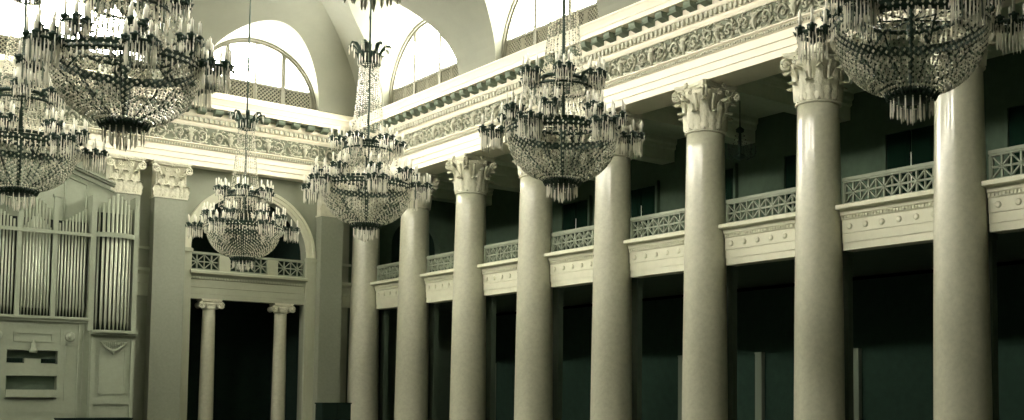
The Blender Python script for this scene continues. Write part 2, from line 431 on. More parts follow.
def capital_parts(r, h, n_half=None):
    """returns (bell+leaves, abacus, [volutes]) with z from 0 to h, shaft top radius r"""
    bell = MB()
    bell.lathe([(r+.03, -.05), (r+.055, -.025), (r+.03, 0), (r-.05, .01), (r-.05, h*.5), (r-.01, h*.75), (r+.08, h*.86)], 24)
    for k in range(8): leaf(bell, k*PI/4+PI/8, r-.02, .01, h*.29, .33*r/.46, .19)
    for k in range(8): leaf(bell, k*PI/4, r+.0, .05, h*.51, .30*r/.46, .22)
    for k in range(8):   # stalks
        a = k*PI/4+PI/8
        bell.tube([((r+.04)*math.cos(a), (r+.04)*math.sin(a), h*.35), ((r+.08)*math.cos(a), (r+.08)*math.sin(a), h*.62), ((r+.16)*math.cos(a), (r+.16)*math.sin(a), h*.74)], [.03, .04, .055], 6)
    for k in range(4):   # flower on each face
        a = k*PI/2; c = Vector(((r+.17)*math.cos(a), (r+.17)*math.sin(a), h*.93))
        for q in range(6):
            b = q*PI/3; e = Vector((-math.sin(a)*math.cos(b), math.cos(a)*math.cos(b), math.sin(b)))*.07
            bell.tube([c, c+e*.6+Vector((math.cos(a), math.sin(a), 0))*.03, c+e], [.02, .032, .015], 5)
        for sg in (1, -1):   # inner helices
            cc = c-Vector((0, 0, .17))+Vector((-math.sin(a), math.cos(a), 0))*.11*sg
            spiral(bell, cc.x, cc.y, cc.z, -math.sin(a)*sg, math.cos(a)*sg, .075, .03, 1.4, .02)
    ab = MB(); pts = []
    D = r*1.74
    for k in range(4):
        a0 = k*PI/2+PI/4; a1 = a0+PI/2
        c0 = Vector((math.cos(a0), math.sin(a0)))*D; c1 = Vector((math.cos(a1), math.sin(a1)))*D
        t = (c1-c0).normalized(); nn = Vector((math.cos((a0+a1)/2), math.sin((a0+a1)/2)))
        for q in range(9):
            s = .05+.9*q/8; p = c0.lerp(c1, s)-nn*(.115*math.sin(PI*(q/8)))*r/.46; pts.append(p)
    N = len(pts); lv = [(h*.885, .93), (h*.93, .96), (h*.94, 1.0), (h*.999, 1.03)]
    ab.add([(p.x*s, p.y*s, z) for z, s in lv for p in pts], [(i*N+k, i*N+(k+1) % N, (i+1)*N+(k+1) % N, (i+1)*N+k) for i in range(len(lv)-1) for k in range(N)]+[tuple(reversed(range(N))), tuple((len(lv)-1)*N+k for k in range(N))])
    vols = []
    for k in range(4):
        a = k*PI/2+PI/4; v = MB(); q = r*1.52
        v.tube([((r+.05)*math.cos(a), (r+.05)*math.sin(a), h*.55), ((r+.12)*math.cos(a), (r+.12)*math.sin(a), h*.72), (q*math.cos(a), q*math.sin(a), h*.875)], [.035, .045, .04], 6)
        for off in (-.04, .04):
            ox, oy = -math.sin(a)*off, math.cos(a)*off
            spiral(v, q*math.cos(a)+ox, q*math.sin(a)+oy, h*.775, math.cos(a), math.sin(a), .12, .03, 1.8, .036)
        v.tube([(q*math.cos(a)-math.sin(a)*.07, q*math.sin(a)+math.cos(a)*.07, h*.775), (q*math.cos(a)+math.sin(a)*.07, q*math.sin(a)-math.cos(a)*.07, h*.775)], .035, 8)
        vols.append(v)
    return bell, ab, vols
# ------------------------------------------------------------------ the great columns
HC = 1.12; RT = .455; RB = .55
def make_column():
    root = empty('column', (0, 0, -E))
    sh = MB(); H = 7.5-HC+E; pr = []
    for i in range(21):
        t = i/20; z = .62+(H-.62)*t
        r = RB-(RB-RT)*(t**1.6)
        pr.append((r, z))
    pr = [(RB+.03, .50), (RB+.03, .54), (RB+.01, .60)]+pr
    sh.lathe(pr, 48); sh.build('shaft', M['marble'], root)
    b = MB(); b.lathe([(RB+.05, .18), (RB+.07, .22), (RB+.07, .28), (RB+.05, .32), (RB+.02, .36), (RB+.02, .40), (RB+.05, .42), (RB+.06, .46), (RB+.04, .50), (RB+.03, .505)], 40)
    b.box(-.62, .62, -.62, .62, 0, .18); b.build('base', M['ledge'], root)
    bell, ab, vols = capital_parts(RT, HC)
    cap = bell.build('capital', M['capital'], root, fix=False); cap.location = (0, 0, H)
    ab.build('abacus', M['capital'], cap)
    for v in vols: v.build('volute', M['capital'], cap)
    return root
proto = make_column()
cols = {}
clabel = {0: 'pale polished column at the far right of the picture, behind the largest chandelier',
          1: 'second column from the right, its leafy capital beside the big chandelier candles',
          2: 'third column from the right, its capital fully clear of any chandelier',
          3: 'pale column rising right of the central chandelier, its capital hidden behind candles',
          4: 'pale column directly below the crystal tassel of the central chandelier',
          5: 'pale column with a clear leafy capital, left of the central chandelier',
          6: 'slim distant column just right of the chandelier by the corner',
          7: 'farthest column, in the corner under the chandelier basket',
          -1: 'pale polished column beyond the right edge, nearest to the viewer'}
for i, n in enumerate(range(-1, 8)):
    o = proto if i == 0 else copy_tree(proto)
    o.location = (XC, Y0+n*S, 0)
    tag(o, clabel[n], 'column', 'colonnade columns on the right')
    cols[n] = o

# ------------------------------------------------------------------ piers, aisle posts, balconies
for i, n in enumerate(range(-1, 8)):
    y = Y0+n*S
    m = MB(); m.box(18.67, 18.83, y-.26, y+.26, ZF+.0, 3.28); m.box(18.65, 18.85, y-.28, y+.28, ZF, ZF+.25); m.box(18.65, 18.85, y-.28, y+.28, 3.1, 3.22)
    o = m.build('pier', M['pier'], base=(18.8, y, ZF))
    tag(o, ['square grey pier behind the column beyond the right edge', 'square grey pier behind the rightmost column', 'square grey pier behind the second column from the right',
        'square grey pier behind the third column from the right', 'square grey pier behind the fourth column from the right', 'square grey pier just right of the column under the crystal tassel',
        'square grey pier beside the column left of the central chandelier', 'square grey pier behind the slim distant column', 'square grey pier behind the farthest corner column'][i], 'pier', 'piers under the balcony')
plab = ['pale post between the two rightmost columns', 'pale post between the second and third columns from the right', 'pale post behind the third column from the right',
        'pale post behind the fourth column from the right', 'pale post behind the column under the central chandelier', 'faint pale post in the dark right of the column left of the central chandelier', 'pale post out of sight beyond the rightmost column']
for i, y in enumerate([19.1, 22.65, 26.0, 29.7, 33.45, 36.9]):
    m = MB(); m.box(22.86, 22.99, y-.13, y+.13, ZF, 1.33); m.box(22.85, 22.99, y-.14, y+.14, 1.31, 1.36); m.box(22.84, 22.99, y-.15, y+.15, ZF, ZF+.3)
    tag(m.build('aisle_post', M['post'], base=(22.9, y, ZF)), plab[i], 'post', 'pale posts in the dark aisle')
PB = [(-.35, 3.17), (0, 3.17), (0, 3.33), (.02, 3.33), (.02, 3.52), (.035, 3.53), (.035, 3.80), (.06, 3.82), (.06, 3.90), (.09, 3.91), (.10, 3.96), (.12, 4.0), (.26, 4.02), (.26, 4.10), (.22, 4.12), (-.35, 4.12)]
XB = 18.22
bl = ['left of the picture corner', '']
def lattice(mb, P, L, z0, z1, cell):
    """union-jack lattice in the local u-h plane; P(u,w,z)"""
    n = max(1, round(L/cell)); c = L/n; h = z1-z0; zc = (z0+z1)/2
    def strip(a, b, wid, dep=.025):
        a = Vector(a); b = Vector(b); t = (b-a).normalized(); q = Vector((-t.y, t.x))*wid
        pts = [a+q, b+q, b-q, a-q]
        mb.add([P(p.x, w, p.y) for w in (-dep, dep) for p in pts], [(0, 1, 2, 3), (7, 6, 5, 4), (0, 4, 5, 1), (1, 5, 6, 2), (2, 6, 7, 3), (3, 7, 4, 0)])
    for i in range(n+1): strip((i*c, z0), (i*c, z1), .014)
    for i in range(n):
        u = (i+.5)*c
        for k in range(8):
            a = k*PI/4; du, dz = math.cos(a), math.sin(a)
            s = min(c/2/abs(du) if abs(du) > .01 else 9, h/2/abs(dz) if abs(dz) > .01 else 9)
            strip((u, zc), (u+du*s, zc+dz*s), .014 if k % 2 else .019)
        mb.tube([P(u, -.03, zc), P(u, .03, zc)], .045, 8)
rl = []
for i, n in enumerate(range(-1, 7)):
    ya, yb = Y0+n*S+.51, Y0+(n+1)*S-.51
    m = MB(); m.prof(PB, 0, 0, lambda p, z: (XB-p, ya, z), lambda p, z: (XB-p, yb, z))
    tr = structure(m, 'trim_%d' % (3+i), M['ledge'])
    de = MB(); y = ya+.02
    while y < yb-.05: de.box(XB-.085, XB-.06, y, y+.045, 3.83, 3.895); y += .08
    de.build('dentil_band', M['ledge'], tr)
    ds = MB(); k = 6; st = (yb-ya)/k
    for q in range(k):
        yy = ya+(q+.5)*st; ds.lathe([(.065, 0), (.065, .02), (.045, .035), (.02, .03)], 14)
        nv = 14*4
        for j in range(len(ds.v)-nv, len(ds.v)):
            x, yv, z = ds.v[j]; ds.v[j] = (XB-.035-z, yy+x, 3.665+yv)
    ds.build('roundel_row', M['ledge'], tr)
    # the slab behind, joining to the gallery floor
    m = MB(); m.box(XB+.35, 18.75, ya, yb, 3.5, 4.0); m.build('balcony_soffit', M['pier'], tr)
    # balustrade
    root = empty('balustrade', (18.26, (ya+yb)/2, 4.12)); L = yb-ya
    b = MB(); b.box(-.06, .06, -L/2, L/2, .53, .60); b.box(-.035, .035, -L/2, L/2, .49, .53); b.build('top_rail', M['rail'], root)
    b = MB(); b.box(-.05, .05, -L/2, L/2, .0, .06); b.build('bottom_rail', M['rail'], root)
    b = MB(); lattice(b, lambda u, w, z: (w, -L/2+.06+u, z), L-.12, .06, .49, .43); b.build('lattice_panel', M['rail'], root)
    for sg in (-1, 1):
        b = MB(); b.box(-.05, .05, sg*L/2-.06 if sg > 0 else -L/2, sg*L/2 if sg > 0 else -L/2+.06, .06, .49); b.build('end_post', M['rail'], root)
    rl.append(root)
lab = ['lattice balustrade at the right edge, beyond the rightmost column', 'lattice balustrade between the two rightmost columns, under the largest chandelier',
       'lattice balustrade between the second and third columns from the right', 'lattice balustrade between the third and fourth columns from the right',
       'lattice balustrade between the fourth and fifth columns from the right, under the central chandelier', 'lattice balustrade right of the clear-capped column left of the central chandelier',
       'short stretch of lattice balustrade left of the clear-capped column', 'most distant lattice balustrade, between the last two columns by the corner']
for o, t in zip(rl, lab): tag(o, t, 'balustrade', 'balcony balustrades on the right')
# gallery doors
for i in range(6):
    y = 13.7+3.6*i
    root = empty('gallery_door', (23.0, y, 4.0))
    b = MB()
    for sg in (-1, 1): b.box(-.1, .02, sg*.76, sg*.86, 0, 2.95)
    b.box(-.1, .02, -.86, .86, 2.87, 3.0); b.build('door_frame', M['gwall'], root)
    for sg in (-1, 1):
        b = MB(); a0, a1 = (.03, .75) if sg > 0 else (-.75, -.03); b.box(-.05, .01, a0, a1, .02, 2.86)
        for z0, z1 in ((.2, 1.1), (1.3, 2.6)): b.box(-.065, -.05, a0+.12, a1-.12, z0, z1)
        b.build('door_leaf', M['door'], root)
    b = MB(); b.box(-.03, .0, -.025, .025, .02, 2.3); tag(b.build('door_gap_light', M['candle'], root), 'pale strip painted as light through the gap between the dark leaves')  # light through the door slit painted as a pale strip
    tag(root, ['dark gallery door beyond the right edge of the rightmost column', 'dark gallery door seen left of the rightmost column above the balustrade', 'dark gallery door mostly behind the second column from the right',
               'dark gallery door just right of the third column from the right', 'dark gallery door just right of the fourth column from the right', 'dark gallery door right of the fifth column, under the central chandelier'][i], 'door', 'doors along the gallery wall')

# ------------------------------------------------------------------ end wall with the arched portal
CXP, RI, RO_, ZSP = 14.0, 1.93, 2.24, 4.87
def arch_hole_wall(mb, xa, xb, za, zb, cx, R, zs, y0, y1, n=24):
    """wall xa..xb, za..zb with an arched opening centred on cx from za up"""
    mb.box(xa, cx-R, y0, y1, za, zb); mb.box(cx+R, xb, y0, y1, za, zb)
    pts = [(cx-R*math.cos(PI*k/n), zs+R*math.sin(PI*k/n)) for k in range(n+1)]
    for k in range(n):
        (a, za_), (b, zb_) = pts[k], pts[k+1]
        q = [(a, y0, za_), (b, y0, zb_), (b, y0, zb), (a, y0, zb), (a, y1, za_), (b, y1, zb_), (b, y1, zb), (a, y1, zb)]
        mb.add(q, [(0, 1, 2, 3), (7, 6, 5, 4), (0, 4, 5, 1), (3, 2, 6, 7)])
m = MB(); arch_hole_wall(m, 10.2, 17.2, ZF, 7.52, CXP, RI, ZSP, YP, YP+.45); structure(m, 'wall_end', M['wall'])
m = MB(); m.box(XL, 10.2, YP, YP+.45, ZF, 7.52); structure(m, 'wall_organ', M['wall'])
m = MB(); m.box(17.2, 23.3, 38.2, 38.6, ZF, 3.2); structure(m, 'wall_aisle_end', M['pier'])
m = MB(); arch_hole_wall(m, 17.2, 23.3, 3.2, 8.3, 20.3, 1.0, 5.7, 38.2, 38.6); structure(m, 'wall_gallery_end', M['gwall'])
m = MB(); m.box(19.0, 21.6, 38.6, 38.8, 3.2, 7); structure(m, 'wall_gallery_recess', M['dark'])
# rooms behind the portal, their shade painted into the wall colour
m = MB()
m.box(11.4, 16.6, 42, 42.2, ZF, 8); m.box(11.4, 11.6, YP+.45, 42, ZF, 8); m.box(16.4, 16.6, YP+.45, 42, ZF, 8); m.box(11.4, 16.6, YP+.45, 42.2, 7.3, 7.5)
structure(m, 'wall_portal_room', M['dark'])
# archivolt, imposts, jambs
m = MB(); n = 36
prf = [(RI-.0, YP+.02), (RI-.0, YP-.05), (RI+.08, YP-.05), (RI+.09, YP-.08), (RI+.20, YP-.08), (RI+.21, YP-.12), (RO_-.02, YP-.13), (RO_, YP-.10), (RO_, YP+.02)]
K = len(prf)
m.add([(CXP-r*math.cos(PI*k/n), y, ZSP+r*math.sin(PI*k/n)) for k in range(n+1) for r, y in prf], [(k*K+j, k*K+(j+1) % K, (k+1)*K+(j+1) % K, (k+1)*K+j) for k in range(n) for j in range(K)]+[tuple(range(K)), tuple(n*K+j for j in reversed(range(K)))])
arch = structure(m, 'trim_11', M['ledge'])
for sg in (-1, 1):
    xa, xb = (CXP+RI-.02, CXP+RO_+.02) if sg > 0 else (CXP-RO_-.02, CXP-RI+.02)
    b = MB(); b.box(xa, xb, YP-.1, YP+.02, 4.82, ZSP); b.box(xa-.02, xb+.02, YP-.16, YP+.02, 4.74, 4.84); b.box(xa, xb, YP-.1, YP+.02, ZF, 4.74)
    b.box(xa+.09, xb-.09, YP-.12, YP-.1, ZF+.6, 3.1)
    b.build('jamb', M['mid'], arch)
# portal balcony beam + ionic columns + balustrade
PP = [(-.40, 3.24), (0, 3.24), (0, 3.40), (.02, 3.40), (.02, 3.60), (.03, 3.61), (.03, 3.86), (.06, 3.88), (.06, 3.96), (.10, 4.0), (.24, 4.05), (.24, 4.13), (.20, 4.16), (-.40, 4.16)]
YPB = YP+.05
m = MB(); m.prof(PP, 0, 0, lambda p, z: (CXP-RI-.02, YPB-p, z), lambda p, z: (CXP+RI+.02, YPB-p, z)); tp = structure(m, 'trim_12', M['mid'])
de = MB(); x = CXP-RI
while x < CXP+RI-.05: de.box(x, x+.05, YPB-.085, YPB-.06, 3.89, 3.955); x += .09
de.build('dentil_band', M['mid'], tp)
fl = MB(); fl.box(11.6, 16.4, YPB+.4, 42, 3.6, 4.1); structure(fl, 'floor_portal', M['pier'])
ba = MB()
root = empty('balustrade', (CXP, YPB+.08, 4.16)); L = 2*RI-.04
b = MB(); b.box(-L/2, L/2, -.06, .06, .54, .62); b.build('top_rail', M['rail'], root)
b = MB(); b.box(-L/2, L/2, -.05, .05, 0, .07); b.build('bottom_rail', M['rail'], root)
pos = [-L/2, -.95, -.62, .62, .95, L/2]
for k, (u0, u1) in enumerate(((-L/2, -.98), (-.62, .62), (.98, L/2))):
    b = MB(); lattice(b, lambda u, w, z: (u0+u, w, z), u1-u0, .07, .54, .45); b.build('lattice_panel', M['rail'], root)
for u in (-.80, .80):
    b = MB(); b.box(u-.18, u+.18, -.08, .08, .0, .54); b.build('pedestal', M['mid'], root)
tag(root, 'lattice balustrade with two solid pedestals inside the end wall arch', 'balustrade')
def ionic(x, lab):
    y = YP+.28; root = empty('ionic_column', (x, y, ZF)); H = 3.24+E; r = .235
    b = MB(); b.box(-.33, .33, -.2, .33, 0, .12); b.lathe([(r+.09, .12), (r+.1, .17), (r+.05, .22), (r+.04, .26), (r+.06, .29), (r+.02, .33)], 24); b.build('base', M['ledge'], root)
    b = MB(); b.lathe([(r+.015, .33), (r, .42)]+[(r-.035*(t/10)**1.6, .42+(H-.32-.42)*t/10) for t in range(1, 11)], 32); b.build('shaft', M['marble'], root)
    b = MB(); b.lathe([(r-.03, H-.33), (r+.01, H-.31), (r+.01, H-.29), (r-.02, H-.27), (r+.05, H-.18), (r+.06, H-.13)], 24)
    b.box(-.30, .30, -.27, .2, H-.15, H-.10); cap = b.build('capital', M['capital'], root)
    a = MB(); a.box(-.31, .31, -.29, .2, H-.085, H-.0); a.box(-.33, .33, -.31, .2, H-.05, H-.0); a.build('abacus', M['capital'], cap)
    for sg in (-1, 1):
        v = MB(); v.tube([(sg*.30, -.26, H-.20), (sg*.30, -.05, H-.20), (sg*.30, .17, H-.20)], [.105, .075, .105], 16)
        spiral(v, sg*.30, -.27, H-.20, sg, 0, .115, .03, 2.2, .022)
        v.tube([(sg*.30, -.30, H-.20), (sg*.30, -.26, H-.20)], .03, 8)
        v.build('volute', M['capital'], cap)
    tag(root, lab, 'column', 'scroll capped columns in the portal')
ionic(CXP-1.20, 'left of the two small scroll-capped columns under the arch balcony')
ionic(CXP+1.20, 'right of the two small scroll-capped columns under the arch balcony')

# string courses on the end wall
for i, (xa, xb, yy) in enumerate(((10.1, 11.3, YP), (17.0, 17.56, YP+.0), (18.55, 23.0, 38.2))):
    m = MB(); pr = [(-.02, 3.22), (.06, 3.22), (.06, 3.4), (.08, 3.4), (.08, 3.6), (.10, 3.62), (.10, 3.9), (.13, 3.93), (.22, 4.0), (.22, 4.1), (-.02, 4.12)]
    m.prof(pr, 0, 0, lambda p, z: (xa, yy-p, z), lambda p, z: (xb, yy-p, z)); m.box(xa, xb, yy-.1, yy+.02, 4.7, 4.78)
    structure(m, 'trim_%d' % (13+i), M['mid'] if i < 2 else M['pier'])
m = MB(); m.box(17.2, 17.5, YP, 38.2, ZF, 7.5); structure(m, 'wall_corner', M['wall'])

# pilasters on the end wall
def pilaster(xa, xb, lab):
    cx = (xa+xb)/2; w = (xb-xa)/2; y = YP
    root = empty('pilaster', (cx, y, ZF)); D = YP-YW; Hh = 7.5+E
    b = MB(); b.box(-w, w, -D, -.002, .5, Hh-HC); b.build('shaft', M['pilaster'], root)
    b = MB(); b.box(-w-.14, w+.14, -D-.14, -.002, 0, .2); b.box(-w-.1, w+.1, -D-.1, -.002, .2, .34); b.box(-w-.04, w+.04, -D-.04, -.002, .34, .5); b.build('base', M['ledge'], root)
    c = MB(); z0 = Hh-HC
    c.box(-w-.03, w+.03, -D-.03, -.002, z0-.05, z0); c.box(-w+.02, w-.02, -D+.02, -.002, z0, Hh-.12)
    c2 = MB()
    def flat_leaf(u, z, h, ww, curl, base):
        rows = []; rows2 = []
        for i in range(9):
            t = i/8
            if t < .7: o_, zz = .03+.03*t, z+h*t/.7*.92
            else:
                q = (t-.7)/.3*PI*.75; o_ = .055+curl*(1-math.cos(q))*.6; zz = z+h*.92+curl*.75*math.sin(q)
            wi_ = ww*(.62+.38*math.sin(PI*min(1, t*1.15)))*(1+.16*math.sin(t*5*PI))/2
            rows.append([(u+(k-3)/3*wi_, -base-o_-.02*(1-abs(k-3)/3)+.01*math.cos((k-3)*PI), zz-.03*abs(k-3)/3) for k in range(7)])
            rows2.append([(u+(k-3)/3*wi_, -base-o_+.03, zz-.03*abs(k-3)/3) for k in range(7)])
        c.grid(rows); c.grid(rows2)
        for j in range(8):
            for k in (0, 6): c.add([rows[j][k], rows[j+1][k], rows2[j+1][k], rows2[j][k]], [(0, 1, 2, 3)])
    for u in (-.62, 0, .62): flat_leaf(u*w, z0+.06, HC*.52, .5*w, .13, D-.02)
    for u in (-.9, -.32, .32, .9): flat_leaf(u*w, z0+.01, HC*.30, .5*w, .10, D-.02)
    for q in range(6):
        bb = q*PI/3; c.tube([(0, -D-.06, z0+HC*.93), (.06*math.cos(bb), -D-.1, z0+HC*.93+.06*math.sin(bb)), (.1*math.cos(bb), -D-.06, z0+HC*.93+.09*math.sin(bb))], [.02, .035, .015], 5)
    for sg in (-1, 1): spiral(c, sg*.13, -D-.07, z0+HC*.76, sg, 0, .085, .03, 1.5, .022)
    cap = c.build('capital', M['capital'], root, fix=False)
    a = MB(); a.box(-w-.07, w+.07, -D-.10, -.002, Hh-.12, Hh-.05); a.box(-w-.10, w+.10, -D-.13, -.002, Hh-.07, Hh-.002); a.build('abacus', M['capital'], cap)
    for sg in (-1, 1):
        v = MB(); v.tube([(sg*w*.55, -D-.03, z0+HC*.5), (sg*w*.8, -D-.05, z0+HC*.72), (sg*(w+.0), -D-.08, z0+HC*.86)], .04, 6)
        spiral(v, sg*(w+.0), -D-.09, z0+HC*.77, sg, 0, .13, .03, 1.9, .035); v.build('volute', M['capital'], cap)
    tag(root, lab, 'pilaster', 'flat pilasters on the end wall')
pilaster(10.80, 11.76, 'broad flat pilaster between the organ and the arched portal')
pilaster(9.46, 10.36, 'flat pilaster behind the right organ tower, only its leafy capital showing')
pilaster(16.26, 17.06, 'flat grey pilaster between the arched portal and the corner column')

# ------------------------------------------------------------------ organ
YO = 36.79
org = empty('pipe_organ', (XO, YO, ZF))
def B(x0, x1, y0, y1, z0, z1, mb): mb.box(x0-XO, x1-XO, y0-YO, y1-YO, z0+E, z1+E)
BK = 37.28
c = MB()
for sg in (-1, 1):
    def X(v): return XO+sg*(v-XO)
    def Bx(a, b, *r): B(min(X(a), X(b)), max(X(a), X(b)), *r, c)
    Bx(XO+.65, 8.92, YO, BK, ZF, 2.2)                     # pier beside niche
    Bx(8.12, 8.60, YO-.04, YO, -.22, 1.95) if False else None
    Bx(8.92, 10.14, YO-.14, BK, ZF, 1.86)              # tower base
    Bx(8.94, 9.04, YO-.20, YO-.14, ZF, 1.75); Bx(10.02, 10.12, YO-.20, YO-.14, ZF, 1.75)
    Bx(8.96, 10.1, YO-.19, YO-.14, -.20, -.02); Bx(9.04, 10.02, YO-.17, YO-.14, -.6, -.5)
    for (a, b, z0, z1) in ((9.16, 9.20, .1, 1.45), (9.86, 9.90, .1, 1.45), (9.16, 9.90, .1, .14)): Bx(a, b, YO-.165, YO-.14, z0, z1)
    Bx(8.88, 10.18, YO-.30, YO-.1, 1.86, 1.92); Bx(8.90, 10.16, YO-.36, BK, 1.92, 2.0)
    Bx(8.84, 8.98, YO-.12, BK-.05, 1.98, 6.05); Bx(10.02, 10.16, YO-.12, BK-.05, 1.98, 6.1)
    Bx(8.28, 8.32, YO-.03, YO, -.1, 1.6); Bx(8.62, 8.66, YO-.05, YO, ZF, 2.2); Bx(8.74, 8.78, YO-.03, YO, ZF, 2.2)
B(XO-.65, XO+.65, YO, BK, 1.36, 2.2, c); B(XO-.65, XO+.65, YO+.40, BK, ZF, 1.36, c); B(XO-.65, XO+.65, YO, YO+.40, ZF, -.05, c)
B(XO-1.45, XO+1.45, YO-.08, BK, 2.2, 2.28, c); B(XO-1.47, XO+1.47, YO-.14, BK, 2.28, 2.36, c)

case = c.build('case', M['organ'], org)
# niche: shelves, console ledge, ornament
k = MB(); B(XO-.66, XO+.66, YO-.12, YO+.39, .0, .22, k); B(XO-.66, XO+.66, YO+.02, YO+.39, .62, .98, k); k.build('console_shelf', M['organ'], org)
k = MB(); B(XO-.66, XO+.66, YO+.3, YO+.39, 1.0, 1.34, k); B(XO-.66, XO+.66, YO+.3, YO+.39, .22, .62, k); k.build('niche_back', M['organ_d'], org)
for a, b in ((-.62, -.24), (.26, .60)):
    k = MB(); B(XO+a, XO+b, YO+.08, YO+.2, 1.0, 1.12, k)
    for q in range(5): B(XO+a+.03+q*.07, XO+a+.06+q*.07, YO+.04, YO+.08, 1.02, 1.10, k)
    k.build('stop_jamb', M['wood'], org)
k = MB(); B(XO-.2, XO+.22, YO+.06, YO+.16, .98, 1.12, k); k.build('music_desk', M['organ'], org)
k = MB(); k.lathe([(.10, 1.28+E), (.11, 1.36+E), (.06, 1.42+E), (.07, 1.52+E), (.02, 1.62+E), (.01, 1.68+E)], 12, c=(0, -.06, 0)); k.build('finial', M['organ'], org)
for sx in (-.93, .93):
    k = MB(); B(XO+sx-.24, XO+sx+.24, YO-.03, YO, 1.52, 2.0, k); B(XO+sx-.17, XO+sx+.17, YO-.05, YO-.03, 1.60, 1.94, k)
    nv = len(k.v)
    k.lathe([(.13, 0), (.14, .02), (.10, .045), (.06, .03), (.05, .06), (.01, .07)], 16)
    for j in range(nv, len(k.v)):
        x, y, z = k.v[j]; k.v[j] = (sx+x, -.05-z, 1.77+E+y)
    k.build('rosette', M['organ'], org)
k = MB(); B(XO-.5, XO+.5, YO-.03, YO, 1.84, 1.90, k); B(XO-.5, XO+.5, YO-.03, YO, 1.6, 1.64, k); B(XO-.6, XO+.6, YO-.02, YO, -.42, -.38, k)
for q in (-.5, .46): B(XO+q, XO+q+.04, YO-.03, YO, 1.64, 1.84, k)
for q in (-1.2, -.55, .1, .75): B(XO+q, XO+q+.5, YO-.02, YO, -.50, -.46, k)
k.build('moulding', M['organ'], org)
# swags under the towers
for sg in (-1, 1):
    k = MB(); cx = sg*(9.53-XO)
    k.tube([(cx-.36+.72*t/12, -.20, 1.66+E-.26*math.sin(PI*t/12)) for t in range(13)], [.02+.03*math.sin(PI*t/12) for t in range(13)], 7)
    for t in range(1, 12):
        u = t/12; k.tube([(cx-.36+.72*u, -.17, 1.66+E), (cx-.36*.95+.72*.95*u, -.19, 1.64+E-.24*math.sin(PI*u))], .014, 5)
    k.tube([(cx, -.2, 1.42+E), (cx, -.21, 1.35+E), (cx, -.2, 1.27+E)], [.02, .045, .01], 7)
    k.build('swag', M['organ'], org)
# back wall of the organ with the pediment
k = MB()
px_ = [(-2.0, 2.3), (2.0, 2.3), (2.0, 6.45), (0, 7.18), (-2.0, 6.45)]
k.add([(x, y, z+E) for y in (BK-.06-YO, BK-YO) for x, z in px_], [(4, 3, 2, 1, 0), (5, 6, 7, 8, 9)]+[(i, (i+1) % 5, 5+(i+1) % 5, 5+i) for i in range(5)])
k.build('back_board', M['organ'], org)
k = MB()
for sg in (-1, 1):
    for (dz, th, dy) in ((0, .05, .20), (.06, .06, .26), (-.16, .03, .16)):
        a, b = (sg*2.1, 6.43+dz), (0, 7.20+dz)
        k.add([(a[0], BK-YO-y, a[1]+q+E) for y in (.0, dy) for q in (0, th)]+[(b[0], BK-YO-y, b[1]+q+E) for y in (.0, dy) for q in (0, th)],
              [(0, 1, 3, 2), (4, 6, 7, 5), (0, 4, 5, 1), (2, 3, 7, 6), (1, 5, 7, 3), (0, 2, 6, 4)])
k.build('pediment', M['organ'], org)
for sg in (-1, 1):
    k = MB(); y = BK-YO-.10; q0 = .75; q1 = 1.35
    for a, b in (((q0, 5.3), (q0, 6.62)), ((q0, 6.62), (q1, 6.40)), ((q1, 6.40), (q1, 5.3)), ((q1, 5.3), (q0, 5.3))):
        k.tube([(sg*a[0], y+.03, a[1]+E), (sg*b[0], y+.03, b[1]+E)], .03, 4, False)
    k.build('panel_frame', M['organ'], org)
# near-black sheets painted as the shade behind the pipes
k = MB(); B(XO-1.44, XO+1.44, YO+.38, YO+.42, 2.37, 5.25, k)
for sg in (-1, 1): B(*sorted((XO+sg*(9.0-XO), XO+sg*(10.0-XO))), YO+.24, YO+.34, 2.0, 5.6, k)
k.build('interior_shade', M['pipe_d'], org)
# posts and rails of the pipe field
for u, top in ((-1.40, 5.75), (-.46, 5.75), (.46, 5.95), (1.40, 5.95)):
    if abs(u) > 1: continue
    k = MB(); k.box(u-.06, u+.06, -.06, .06, 2.36+E, top+E); k.box(u-.09, u+.09, -.09, .09, top+E-.08, top+E); k.build('field_post', M['organ'], org)
k = MB(); k.box(-1.42, 1.42, -.09, -.03, 4.78+E, 4.88+E); k.build('field_rail', M['organ'], org)
def pipe(x, y, z0, z1, r):
    p = MB(); n = 14
    p.lathe([(r*.25, z0), (r, z0+.28), (r, z1), (r*.9, z1+.001)], n, c=(x, y, 0))
    p.box(x-r*.55, x+r*.55, y-r-.012, y-r*.7, z0+.30, z0+.32); p.box(x-r*.55, x+r*.55, y-r-.012, y-r*.7, z0+.38, z0+.395)
    o = p.build('organ_pipe', M['pipe'], org)
for bay, (ua, ub) in enumerate(((-1.32, -.54), (-.38, .38), (.54, 1.32))):
    n = 9
    for i in range(n):
        t = (i+.5)/n; u = ua+(ub-ua)*t
        if bay == 1: top = 4.92+.42*(1-abs(2*t-1))
        else: top = 5.1+.55*(t if bay == 2 else 1-t)
        pipe(u, .08, 2.36+E, top+E, .029)
    if bay == 1:
        for i in range(9):
            u = ua+.04+(ub-ua-.08)*i/8; pipe(u, .26, 2.6+E, 5.55+.28*math.sin(PI*i/8)+E, .034)
